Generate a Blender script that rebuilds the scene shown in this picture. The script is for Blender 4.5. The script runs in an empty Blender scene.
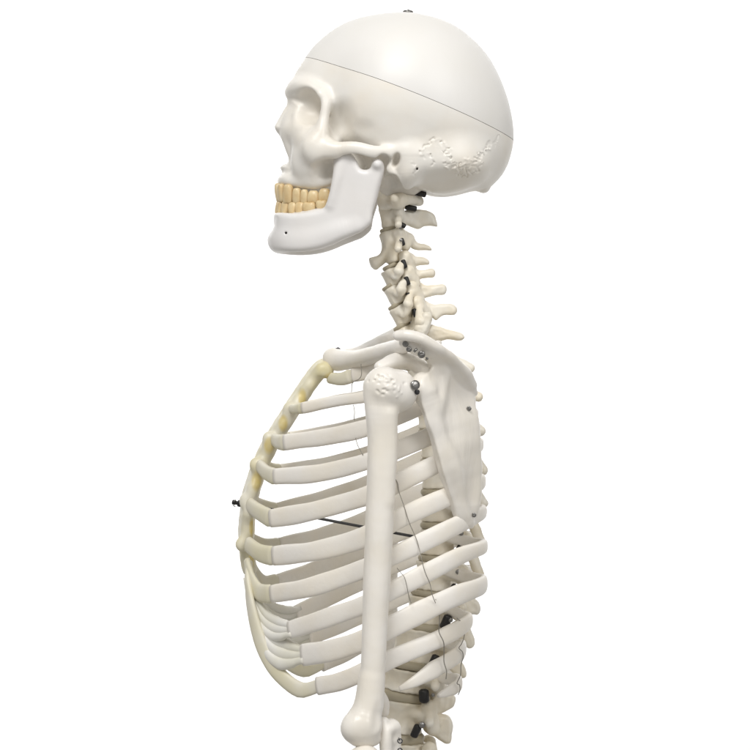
import bpy, math, random
import numpy as np
from mathutils import Vector
random.seed(5); rng = np.random.default_rng(5)
S = 0.00087          # metres per unit; units are (x right, y down, d away from the viewer)
D = 2600.0           # viewing distance in units
f32 = np.float32
scene = bpy.context.scene
COL = scene.collection

# ------------------------------------------------------------------ helpers
def q(px, py, d):
    s = (D + d) / D
    return (375 + (px - 375) * s, 375 + (py - 375) * s, d)
def qs(pts):
    """list of (x,y,d,r) measured on the outline -> real positions at that depth"""
    return [q(p[0], p[1], p[2]) + tuple(p[3:]) for p in pts]
def W(p):
    return ((p[0] - 375) * S, p[2] * S, (375 - p[1]) * S)

def catmull(pts, n, closed=False):
    P = np.array(pts, float); m = len(P); out = []
    segs = m if closed else m - 1
    for i in range(segs):
        if closed:
            a, b, c, e = P[(i-1) % m], P[i], P[(i+1) % m], P[(i+2) % m]
        else:
            b, c = P[i], P[i+1]
            a = P[i-1] if i > 0 else 2*b - c
            e = P[i+2] if i + 2 < m else 2*c - b
        for k in range(n):
            t = k / n
            out.append(0.5*((2*b) + (c-a)*t + (2*a-5*b+4*c-e)*t*t + (3*b-a-3*c+e)*t**3))
    if not closed: out.append(P[-1])
    return np.array(out)

def resample(P, n):
    P = np.asarray(P, float)
    L = np.concatenate([[0], np.cumsum(np.linalg.norm(np.diff(P[:, :3], axis=0), axis=1))])
    t = np.linspace(0, L[-1], n)
    return np.stack([np.interp(t, L, P[:, k]) for k in range(P.shape[1])], 1)

def poly_sdf(P, X, Y):
    P = np.asarray(P, float)
    x = X[:, None].astype(float); y = Y[None, :].astype(float)
    d = np.full((len(X), len(Y)), 1e9); sgn = np.zeros(d.shape, bool)
    n = len(P)
    for i in range(n):
        ax, ay = P[i]; bx, by = P[(i+1) % n]
        ex, ey = bx-ax, by-ay
        l2 = ex*ex + ey*ey
        if l2 < 1e-9: continue
        t = np.clip(((x-ax)*ex + (y-ay)*ey)/l2, 0, 1)
        d = np.minimum(d, (x-ax-ex*t)**2 + (y-ay-ey*t)**2)
        c = (ay > y) != (by > y)
        if ey != 0:
            sgn ^= c & (x < ax + (y-ay)*ex/ey)
    d = np.sqrt(d); d[sgn] *= -1
    return d

def blur(A, r, times=3):
    for _ in range(times):
        for ax in (0, 1):
            B = np.pad(A, [(r+1, r) if k == ax else (0, 0) for k in (0, 1)], mode='edge')
            c = np.cumsum(B, axis=ax)
            n = A.shape[ax]
            if ax == 0: A = (c[2*r+1:2*r+1+n] - c[:n])/(2*r+1)
            else: A = (c[:, 2*r+1:2*r+1+n] - c[:, :n])/(2*r+1)
    return A

def smin(a, b, k):
    if k <= 0: return np.minimum(a, b)
    h = np.maximum(k - np.abs(a-b), 0)/k
    return np.minimum(a, b) - h*h*(k*0.25)
def smax(a, b, k): return -smin(-a, -b, k)

class Field:
    """A solid as a distance field on a grid; half=True keeps d<=0 and mirrors."""
    def __init__(self, lo, hi, h, half=False):
        self.h = h; self.half = half
        self.x = np.arange(lo[0], hi[0], h, dtype=f32)
        self.y = np.arange(lo[1], hi[1], h, dtype=f32)
        if half:
            n = int(abs(lo[2])/h)
            self.z = (-(np.arange(n, dtype=f32)[::-1]) - f32(0.5))*f32(h)
        else:
            self.z = np.arange(lo[2], hi[2], h, dtype=f32)
        self.F = np.full((len(self.x), len(self.y), len(self.z)), 30, f32)
    def sl(self, lo, hi):
        r = []
        for a, l, u in ((self.x, lo[0], hi[0]), (self.y, lo[1], hi[1]), (self.z, lo[2], hi[2])):
            i = int(np.searchsorted(a, l)); j = int(np.searchsorted(a, u))
            r.append(slice(i, max(i, j)))
        return tuple(r)
    def co(self, s):
        return self.x[s[0]][:, None, None], self.y[s[1]][None, :, None], self.z[s[2]][None, None, :]
    def put(self, s, d, k, mode):
        if mode == 'add': self.F[s] = smin(self.F[s], d, k)
        else: self.F[s] = smax(self.F[s], -d, k)
    def ell(self, c, r, k=3, mode='add', rot=0.0, rotd=0.0):
        m = max(r) + k + 2
        s = self.sl([c[i]-m for i in range(3)], [c[i]+m for i in range(3)])
        x, y, z = self.co(s)
        x = x-c[0]; y = y-c[1]; z = z-c[2]
        if rotd:
            a, b = math.cos(rotd), math.sin(rotd)
            x, z = a*x + b*z, -b*x + a*z
        if rot:
            a, b = math.cos(rot), math.sin(rot)
            x, y = a*x + b*y, -b*x + a*y
        k0 = np.sqrt((x/r[0])**2 + (y/r[1])**2 + (z/r[2])**2)
        k1 = np.sqrt((x/r[0]**2)**2 + (y/r[1]**2)**2 + (z/r[2]**2)**2) + 1e-6
        self.put(s, (k0*(k0-1)/k1).astype(f32), k, mode)
    def cone(self, a, b, ra, rb, k=3, mode='add', flat=1.0, n=(0, 0, 1)):
        a = np.array(a, float); b = np.array(b, float)
        m = max(ra, rb) + k + 2
        s = self.sl(np.minimum(a, b)-m, np.maximum(a, b)+m)
        x, y, z = self.co(s)
        if 0 in (x.size, y.size, z.size): return
        e = b-a; l2 = float(e@e) + 1e-9
        px, py, pz = x-f32(a[0]), y-f32(a[1]), z-f32(a[2])
        t = np.clip((px*f32(e[0]) + py*f32(e[1]) + pz*f32(e[2]))/f32(l2), 0, 1)
        px = px - t*f32(e[0]); py = py - t*f32(e[1]); pz = pz - t*f32(e[2])
        l = px*px + py*py + pz*pz
        if flat != 1.0:
            dn = px*f32(n[0]) + py*f32(n[1]) + pz*f32(n[2])
            l = l + dn*dn*f32(flat*flat - 1)
        d = np.sqrt(l) - (f32(ra) + t*f32(rb-ra))
        self.put(s, d.astype(f32), k, mode)
    def chain(self, pts, k=3, mode='add', flat=1.0, n=(0, 0, 1), sub=5, inner=0):
        """one smooth tapering limb through the points, blended once into the solid"""
        P = catmull(pts, sub) if len(pts) > 2 else np.array(pts, float)
        m = P[:, 3].max() + k + 3
        s = self.sl(P[:, :3].min(0)-m, P[:, :3].max(0)+m)
        x, y, z = self.co(s)
        if 0 in (x.size, y.size, z.size): return
        best = np.full((x.size, y.size, z.size), 40, f32)
        for i in range(len(P)-1):
            a, b = P[i, :3], P[i+1, :3]; ra, rb = P[i, 3], P[i+1, 3]
            mm = max(ra, rb) + k + 3
            lo = np.minimum(a, b)-mm; hi = np.maximum(a, b)+mm
            ss = tuple(slice(int(np.searchsorted(c.ravel(), lo[j])), int(np.searchsorted(c.ravel(), hi[j]))) for j, c in enumerate((x, y, z)))
            X = x[ss[0], :, :]; Y = y[:, ss[1], :]; Z = z[:, :, ss[2]]
            if 0 in (X.size, Y.size, Z.size): continue
            e = b-a; l2 = float(e@e) + 1e-9
            px, py, pz = X-f32(a[0]), Y-f32(a[1]), Z-f32(a[2])
            t = np.clip((px*f32(e[0]) + py*f32(e[1]) + pz*f32(e[2]))/f32(l2), 0, 1)
            px = px - t*f32(e[0]); py = py - t*f32(e[1]); pz = pz - t*f32(e[2])
            l = px*px + py*py + pz*pz
            if flat != 1.0:
                dn = px*f32(n[0]) + py*f32(n[1]) + pz*f32(n[2])
                l = l + dn*dn*f32(flat*flat - 1)
            d = np.sqrt(l) - (f32(ra) + t*f32(rb-ra))
            best[ss] = np.minimum(best[ss], d)
        self.put(s, best, k, mode)
    def puff(self, poly, R, Wd, d0=0.0, k=3, mode='add', soft=0, smooth=6, depth=None):
        P = catmull(poly, smooth, True) if smooth else np.array(poly, float)
        if depth is not None:
            sc = (D+depth)/D; P = 375 + (P-375)*sc
        wm = float(np.max(Wd))
        m = k + 2
        s = self.sl([P[:, 0].min()-m, P[:, 1].min()-m, d0-wm-m], [P[:, 0].max()+m, P[:, 1].max()+m, d0+wm+m])
        X = self.x[s[0]]; Y = self.y[s[1]]; Z = self.z[s[2]]
        d2 = poly_sdf(P, X, Y)
        if soft:
            b = blur(d2, int(soft/self.h))
            t = np.clip((-d2-4)/22, 0, 1); t = t*t*(3-2*t)
            d2 = d2*(1-t) + b*t
        if callable(Wd): pass
        Wm = np.asarray(Wd, float)
        if Wm.ndim == 2:   # profile of (x, half width)
            Wm = np.interp(X, Wm[:, 0], Wm[:, 1])[:, None]
        ratio = (R/Wm)*np.ones_like(d2)
        a = np.maximum(d2 + R, 0)
        F = np.sqrt(a[:, :, None].astype(f32)**2 + (np.abs(Z-d0)[None, None, :]*ratio[:, :, None].astype(f32))**2) - R
        F = np.maximum(F, d2[:, :, None].astype(f32) - 0.0) if False else F
        self.put(s, F.astype(f32), k, mode)
    def dome(self, poly, Wd, L, k=0, smooth=6):
        """solid with this mid-line outline that swells like a membrane (half width Wd as [(x,w)])"""
        P = catmull(poly, smooth, True)
        X, Y, Z = self.x, self.y, self.z
        g = 3.0
        cx = np.arange(P[:, 0].min()-6, P[:, 0].max()+6, g); cy = np.arange(P[:, 1].min()-6, P[:, 1].max()+6, g)
        dc = poly_sdf(P, cx, cy); ins = dc < -1.0
        u = np.zeros_like(dc)
        for _ in range(2500):
            n = np.zeros_like(u)
            n[1:-1, 1:-1] = .25*(u[2:, 1:-1] + u[:-2, 1:-1] + u[1:-1, 2:] + u[1:-1, :-2] + g*g)
            u = np.where(ins, n, np.where(dc < 0, np.maximum(-dc, 0)*20, 0)) if False else np.where(ins, n, 0)
        ok = dc < -7
        w = np.where(ok, u/np.maximum(-dc, 1), 0); have = ok.astype(float)
        for _ in range(40):
            num = np.zeros_like(w); den = np.zeros_like(w)
            for ax, sh in ((0, 1), (0, -1), (1, 1), (1, -1)):
                num += np.roll(w*have, sh, ax); den += np.roll(have, sh, ax)
            fill = (have == 0) & (den > 0)
            w = np.where(fill, num/np.maximum(den, 1), w); have = np.where(fill, 1, have)
        um = u.max()
        def bil(A):
            fx = np.clip((X-cx[0])/g, 0, len(cx)-1.001); fy = np.clip((Y-cy[0])/g, 0, len(cy)-1.001)
            i = fx.astype(int); j = fy.astype(int); a = (fx-i)[:, None]; b = (fy-j)[None, :]
            return (A[i][:, j]*(1-a)*(1-b) + A[i+1][:, j]*a*(1-b) + A[i][:, j+1]*(1-a)*b + A[i+1][:, j+1]*a*b)
        d2 = poly_sdf(P, X, Y)
        t = np.clip((-d2-8)/14, 0, 1); t = t*t*(3-2*t)
        U = (1-t)*bil(w)*(-d2) + t*bil(u)
        U = blur(U, 2, 2)*t + U*(1-t)
        un = U/um
        Wm = np.interp(X, Wd[:, 0], Wd[:, 1])
        Wm = np.convolve(np.pad(Wm, 30, mode='edge'), np.hanning(61)/np.hanning(61).sum(), 'valid')
        rho = np.sqrt(np.maximum(1-un, 0)[:, :, None].astype(f32) + ((Z[None, :]/Wm[:, None])**2)[:, None, :].astype(f32))
        self.F = smin(self.F, ((rho-1)*L).astype(f32), k)
    def ribbon(self, poly, arch, t, k=3, round_=4, depth_fn=None, mode='add', smooth=5):
        """plate that follows a plan curve arch [(x,d)...] cut to a side outline"""
        P = catmull(poly, smooth, True)
        if depth_fn is not None:
            dd = np.interp(P[:, 0], depth_fn[:, 0], depth_fn[:, 1])
            P = 375 + (P-375)*((D+dd)/D)[:, None]
        A = catmull(arch, 8)
        m = k+4
        s = self.sl([P[:, 0].min()-m, P[:, 1].min()-m, A[:, 1].min()-t-m], [P[:, 0].max()+m, P[:, 1].max()+m, A[:, 1].max()+t+m])
        X = self.x[s[0]]; Y = self.y[s[1]]; Z = self.z[s[2]]
        d2 = poly_sdf(P, X, Y)
        x = X[:, None]; z = Z[None, :]
        dA = np.full((len(X), len(Z)), 1e9)
        for i in range(len(A)-1):
            ax, az = A[i]; ex, ez = A[i+1]-A[i]
            tt = np.clip(((x-ax)*ex + (z-az)*ez)/(ex*ex+ez*ez+1e-9), 0, 1)
            dA = np.minimum(dA, (x-ax-ex*tt)**2 + (z-az-ez*tt)**2)
        dA = np.sqrt(dA) - t
        F = smax(np.broadcast_to(d2[:, :, None].astype(f32), (len(X), len(Y), len(Z))), dA[:, None, :].astype(f32), round_)
        self.put(s, F.astype(f32), k, mode)
    def roughen(self, amp, wl, seed=1, nw=9):
        """low casting waviness: a few random waves added to the solid"""
        rg = np.random.default_rng(seed)
        near = np.abs(self.F) < 4
        i, j, k = np.nonzero(near)
        x, y, z = self.x[i], self.y[j], self.z[k]
        n = np.zeros(len(i), f32)
        for _ in range(nw):
            v = rg.normal(size=3); v /= np.linalg.norm(v)
            f = 2*math.pi/(wl*rg.uniform(.6, 1.7))
            n += np.sin((x*v[0] + y*v[1] + z*v[2])*f + rg.uniform(0, 6.28)).astype(f32)
        self.F[i, j, k] += n*f32(amp/math.sqrt(nw))
        return self
    def mesh(self, name, mat, parent=None, relax=1):
        F = self.F
        x0, y0, z0 = self.x[0], self.y[0], self.z[0]
        if self.half: F = np.concatenate([F, F[:, :, ::-1]], 2)
        # pad so that the surface is closed
        F = np.pad(F, 1, constant_values=20.0); x0 -= self.h; y0 -= self.h; z0 -= self.h
        V, Q = surface_nets(F)
        V = V*self.h + np.array([x0, y0, z0])
        if relax: V = taubin(V, Q, relax)
        return make_mesh(name, V, Q, mat, parent)

def surface_nets(F):
    inside = F < 0
    nx, ny, nz = F.shape
    cnt = np.zeros((nx-1, ny-1, nz-1), np.uint8)
    corners = [(a, b, c) for a in (0, 1) for b in (0, 1) for c in (0, 1)]
    for a, b, c in corners:
        cnt += inside[a:nx-1+a, b:ny-1+b, c:nz-1+c]
    I, J, K = np.nonzero((cnt > 0) & (cnt < 8))
    val = np.stack([F[I+a, J+b, K+c] for a, b, c in corners], 1).astype(np.float64)
    acc = np.zeros((len(I), 3)); num = np.zeros(len(I))
    for i, ca in enumerate(corners):
        for j, cb in enumerate(corners):
            if j <= i or sum(abs(u-v) for u, v in zip(ca, cb)) != 1: continue
            va, vb = val[:, i], val[:, j]
            cr = (va < 0) != (vb < 0)
            t = np.where(cr, va/np.where(cr, va-vb, 1), 0)
            p = np.array(ca)[None] + t[:, None]*(np.array(cb)-np.array(ca))[None]
            acc += p*cr[:, None]; num += cr
    V = acc/num[:, None] + np.stack([I, J, K], 1)
    ids = np.full((nx-1, ny-1, nz-1), -1, np.int32)
    ids[I, J, K] = np.arange(len(I))
    Q = []
    for ax in range(3):
        sh = [slice(1, -1)]*3
        A = [slice(1, s-1) for s in F.shape]; B = list(A)
        A[ax] = slice(0, F.shape[ax]-1); B[ax] = slice(1, F.shape[ax])
        ia = inside[tuple(A)]; ib = inside[tuple(B)]
        ch = np.nonzero(ia != ib)
        off = [1, 1, 1]; off[ax] = 0
        p = [ch[k] + off[k] for k in range(3)]
        u, v = [k for k in range(3) if k != ax]
        def cell(du, dv):
            r = [p[0].copy(), p[1].copy(), p[2].copy()]
            r[u] -= du; r[v] -= dv
            return ids[r[0], r[1], r[2]]
        quad = np.stack([cell(1, 1), cell(0, 1), cell(0, 0), cell(1, 0)], 1)
        flip = ia[ch] if ax != 1 else ~ia[ch]
        quad[~flip] = quad[~flip][:, ::-1]
        Q.append(quad)
    return V, np.concatenate(Q)

def taubin(V, Q, n):
    for it in range(2*n):
        acc = np.zeros_like(V); num = np.zeros(len(V))
        for a in range(4):
            for b in ((a+1) % 4, (a+3) % 4):
                for c in range(3):
                    acc[:, c] += np.bincount(Q[:, a], V[Q[:, b], c], len(V))
                num += np.bincount(Q[:, a], minlength=len(V))
        lap = acc/np.maximum(num, 1)[:, None] - V
        V = V + lap*(0.5 if it % 2 == 0 else -0.52)
    return V

def make_mesh(name, V, faces, mat, parent=None, smooth=True):
    V = np.asarray(V, float)
    P = np.stack([(V[:, 0]-375)*S, V[:, 2]*S, (375-V[:, 1])*S], 1)
    me = bpy.data.meshes.new(name)
    if isinstance(faces, np.ndarray):
        n = faces.shape[1]
        me.vertices.add(len(P)); me.vertices.foreach_set('co', P.astype(f32).ravel())
        me.loops.add(faces.size); me.loops.foreach_set('vertex_index', faces.astype(np.int32).ravel())
        me.polygons.add(len(faces)); me.polygons.foreach_set('loop_start', np.arange(0, faces.size, n, dtype=np.int32))
        me.polygons.foreach_set('loop_total', np.full(len(faces), n, np.int32))
        me.update(calc_edges=True); me.validate()
    else:
        me.from_pydata(P.tolist(), [], faces); me.update()
    me.polygons.foreach_set('use_smooth', np.full(len(me.polygons), smooth))
    me.materials.append(mat)
    o = bpy.data.objects.new(name, me); COL.objects.link(o)
    if parent is not None:
        o.parent = parent
        o.matrix_parent_inverse = root_inv if parent is ROOT else parent_inv(parent)
    return o

def parent_inv(p):
    from mathutils import Matrix
    return Matrix.Identity(4)

class MB:
    def __init__(self): self.v = []; self.f = []
    def add(self, V, F):
        o = len(self.v); self.v += [tuple(p) for p in V]; self.f += [tuple(i+o for i in f) for f in F]
    def sweep(self, path, wid, hei, nseg=14, power=2.0, up=(0, 1, 0), endround=0.0):
        """section: half thickness wid (outward) and half height hei along the path"""
        P = np.asarray(path, float); n = len(P)
        T = np.gradient(P, axis=0); T /= np.linalg.norm(T, axis=1)[:, None]
        up = np.array(up, float)
        if up.ndim == 1: up = np.repeat(up[None], n, 0)
        N = np.cross(T, up); N /= np.linalg.norm(N, axis=1)[:, None] + 1e-9
        B = np.cross(N, T)
        wid = np.broadcast_to(wid, n); hei = np.broadcast_to(hei, n)
        V = []; F = []
        for i in range(n):
            for j in range(nseg):
                a = 2*math.pi*j/nseg
                c, s = math.cos(a), math.sin(a)
                c = math.copysign(abs(c)**(2/power), c); s = math.copysign(abs(s)**(2/power), s)
                V.append(P[i] + N[i]*c*wid[i] + B[i]*s*hei[i])
        for i in range(n-1):
            for j in range(nseg):
                k = (j+1) % nseg
                F.append((i*nseg+j, i*nseg+k, (i+1)*nseg+k, (i+1)*nseg+j))
        F.append(tuple(range(nseg))[::-1]); F.append(tuple((n-1)*nseg+j for j in range(nseg)))
        self.add(V, F); return self
    def lathe(self, c, axis, prof, nseg=20):
        axis = np.array(axis, float); axis /= np.linalg.norm(axis)
        t = np.array([0, 1, 0.3]) if abs(axis[1]) < 0.8 else np.array([1, 0, 0.2])
        u = np.cross(axis, t); u /= np.linalg.norm(u); w = np.cross(axis, u)
        V = []; F = []
        for (r, h) in prof:
            for j in range(nseg):
                a = 2*math.pi*j/nseg
                V.append(np.array(c) + axis*h + (u*math.cos(a) + w*math.sin(a))*r)
        for i in range(len(prof)-1):
            for j in range(nseg):
                k = (j+1) % nseg
                F.append((i*nseg+j, i*nseg+k, (i+1)*nseg+k, (i+1)*nseg+j))
        F.append(tuple(range(nseg))[::-1]); F.append(tuple((len(prof)-1)*nseg+j for j in range(nseg)))
        self.add(V, F); return self
    def build(self, name, mat, parent=None, smooth=True, fix=True):
        o = make_mesh(name, self.v, self.f, mat, parent, smooth)
        if fix:
            import bmesh
            b = bmesh.new(); b.from_mesh(o.data); bmesh.ops.recalc_face_normals(b, faces=b.faces); b.to_mesh(o.data); b.free()
        return o

# ------------------------------------------------------------------ materials
def mat(name, col, rough=0.4, metal=0.0, var=0.05, scale=60, bump=0.0, bscale=400, spec=0.5, tint=None, sss=0.0, grain=1.0):
    m = bpy.data.materials.new(name); m.use_nodes = True
    nt = m.node_tree; b = nt.nodes['Principled BSDF']
    b.inputs['Roughness'].default_value = rough; b.inputs['Metallic'].default_value = metal
    b.inputs['Specular IOR Level'].default_value = spec
    tc = nt.nodes.new('ShaderNodeTexCoord')
    nz = nt.nodes.new('ShaderNodeTexNoise'); nz.inputs['Scale'].default_value = scale; nz.inputs['Detail'].default_value = 5
    nt.links.new(tc.outputs['Object'], nz.inputs['Vector'])
    rp = nt.nodes.new('ShaderNodeValToRGB')
    t = tint if tint else [c*(1-var) for c in col]
    rp.color_ramp.elements[0].position = 0.35; rp.color_ramp.elements[1].position = 0.65
    rp.color_ramp.elements[0].color = (*t, 1); rp.color_ramp.elements[1].color = (*col, 1)
    nt.links.new(nz.outputs['Fac'], rp.inputs['Fac']); nt.links.new(rp.outputs['Color'], b.inputs['Base Color'])
    if sss:
        b.inputs['Subsurface Weight'].default_value = sss
        b.inputs['Subsurface Radius'].default_value = (1.0, 0.7, 0.45); b.inputs['Subsurface Scale'].default_value = 0.004
    if bump:
        n2 = nt.nodes.new('ShaderNodeTexNoise'); n2.inputs['Scale'].default_value = bscale; n2.inputs['Detail'].default_value = 6
        mp = nt.nodes.new('ShaderNodeMapping'); mp.inputs['Scale'].default_value = (1, 1, grain)
        nt.links.new(tc.outputs['Object'], mp.inputs['Vector']); nt.links.new(mp.outputs['Vector'], n2.inputs['Vector'])
        bp = nt.nodes.new('ShaderNodeBump'); bp.inputs['Strength'].default_value = bump; bp.inputs['Distance'].default_value = 0.001
        nt.links.new(n2.outputs['Fac'], bp.inputs['Height']); nt.links.new(bp.outputs['Normal'], b.inputs['Normal'])
    return m
M = {
 'cap':   mat('white_bone_plastic', (.80, .79, .77), .44, tint=(.79, .775, .74), scale=14, bump=.05, bscale=90),
 'skull': mat('cream_bone_plastic', (.845, .825, .78), .36, tint=(.825, .78, .70), scale=22, bump=.10, bscale=160),
 'jaw':   mat('pale_bone_plastic', (.79, .78, .775), .33, tint=(.78, .76, .74), scale=18, bump=.08, bscale=140),
 'bone':  mat('bone_plastic', (.84, .81, .76), .30, tint=(.82, .775, .69), scale=26, bump=.38, bscale=210, grain=.22),
 'rib':   mat('rib_plastic', (.85, .82, .77), .38, tint=(.83, .78, .69), scale=30, bump=.24, bscale=230),
 'vert':  mat('vertebra_plastic', (.81, .775, .69), .38, tint=(.77, .70, .56), scale=40, bump=.18, bscale=260),
 'cart':  mat('cartilage_rubber', (.73, .70, .60), .45, tint=(.68, .64, .47), scale=28, bump=.10, bscale=200),
 'palecart': mat('pale_cartilage_rubber', (.76, .75, .71), .42, tint=(.70, .68, .58), scale=24, bump=.10, bscale=200),
 'stern': mat('sternum_plastic', (.75, .72, .61), .42, tint=(.66, .60, .37), scale=30, bump=.10, bscale=200),
 'disc':  mat('disc_rubber', (.46, .41, .30), .5, var=.1, bump=.1),
 'tooth': mat('tooth_plastic', (.74, .60, .36), .33, tint=(.65, .48, .25), scale=120, bump=.05),
 'metal': mat('steel', (.30, .295, .285), .32, metal=1.0, var=.2, scale=300),
 'dark':  mat('dark_steel', (.10, .10, .105), .35, metal=.8, var=.3, scale=200),
 'black': mat('black_rubber', (.012, .011, .011), .4, var=.2),
 'wire':  mat('wire_steel', (.33, .31, .27), .4, metal=.7, var=.2),
 'paper': mat('backdrop_paper', (.88, .88, .88), .9, var=.01, scale=5, spec=.1),
}

def add_amber(m, col):
    nt = m.node_tree; b = nt.nodes['Principled BSDF']
    src = b.inputs['Base Color'].links[0].from_socket
    at = nt.nodes.new('ShaderNodeAttribute'); at.attribute_name = 'amber_patch'
    nz = nt.nodes.new('ShaderNodeTexNoise'); nz.inputs['Scale'].default_value = 120
    tc = nt.nodes.new('ShaderNodeTexCoord'); nt.links.new(tc.outputs['Object'], nz.inputs['Vector'])
    mu = nt.nodes.new('ShaderNodeMath'); mu.operation = 'MULTIPLY_ADD'; mu.use_clamp = True
    nt.links.new(nz.outputs['Fac'], mu.inputs[0]); nt.links.new(at.outputs['Fac'], mu.inputs[1]); 
    m2 = nt.nodes.new('ShaderNodeMath'); m2.operation = 'MULTIPLY'; m2.inputs[1].default_value = .35
    nt.links.new(at.outputs['Fac'], m2.inputs[0]); nt.links.new(m2.outputs[0], mu.inputs[2])
    mx = nt.nodes.new('ShaderNodeMixRGB'); mx.inputs[2].default_value = (*col, 1)
    nt.links.new(mu.outputs[0], mx.inputs[0]); nt.links.new(src, mx.inputs[1]); nt.links.new(mx.outputs[0], b.inputs['Base Color'])
add_amber(M['stern'], (.64, .52, .20))
# ------------------------------------------------------------------ root
ROOT = bpy.data.objects.new('skeleton_model', None); COL.objects.link(ROOT)
ROOT.location = W(q(410, 860, 0))
ROOT['label'] = 'white plastic human skeleton model in left profile with yellow teeth and wired ribs'
ROOT['category'] = 'skeleton model'
from mathutils import Matrix
root_inv = Matrix.Translation(ROOT.location).inverted()

def mirror_copy(o, parent=None):
    """right-hand twin of a left-hand bone, with its own mirrored mesh"""
    me = o.data.copy()
    n = len(me.vertices); c = np.empty(n*3, f32); me.vertices.foreach_get('co', c)
    c = c.reshape(-1, 3); c[:, 1] *= -1; me.vertices.foreach_set('co', c.ravel())
    me.flip_normals(); me.update()
    r = bpy.data.objects.new(o.name.split('.')[0], me); COL.objects.link(r)
    r.parent = parent if parent else o.parent
    r.matrix_parent_inverse = root_inv if r.parent is ROOT else Matrix.Identity(4)
    for ch in list(o.children): mirror_copy(ch, r)
    return r

def screw(c, axis, r, parent, m='metal', name='screw', slot=True):
    b = MB()
    b.lathe(c, axis, [(r*.45, -r*1.2), (r*.45, 0), (r, 0.02*r), (r, .22*r), (r*.85, .38*r), (r*.5, .46*r), (r*.01, .48*r)], 18)
    if slot:
        ax = np.array(axis, float); ax /= np.linalg.norm(ax)
        t = np.cross(ax, (0.3, 1, 0.2)); t /= np.linalg.norm(t); u = np.cross(ax, t)
        p = np.array(c, float) + ax*r*.42
        b.sweep([p - t*r*.75, p - t*r*.3, p + t*r*.3, p + t*r*.75], r*.13, r*.2, 6, up=tuple(ax))
    return b.build(name, M[m], parent)

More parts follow.
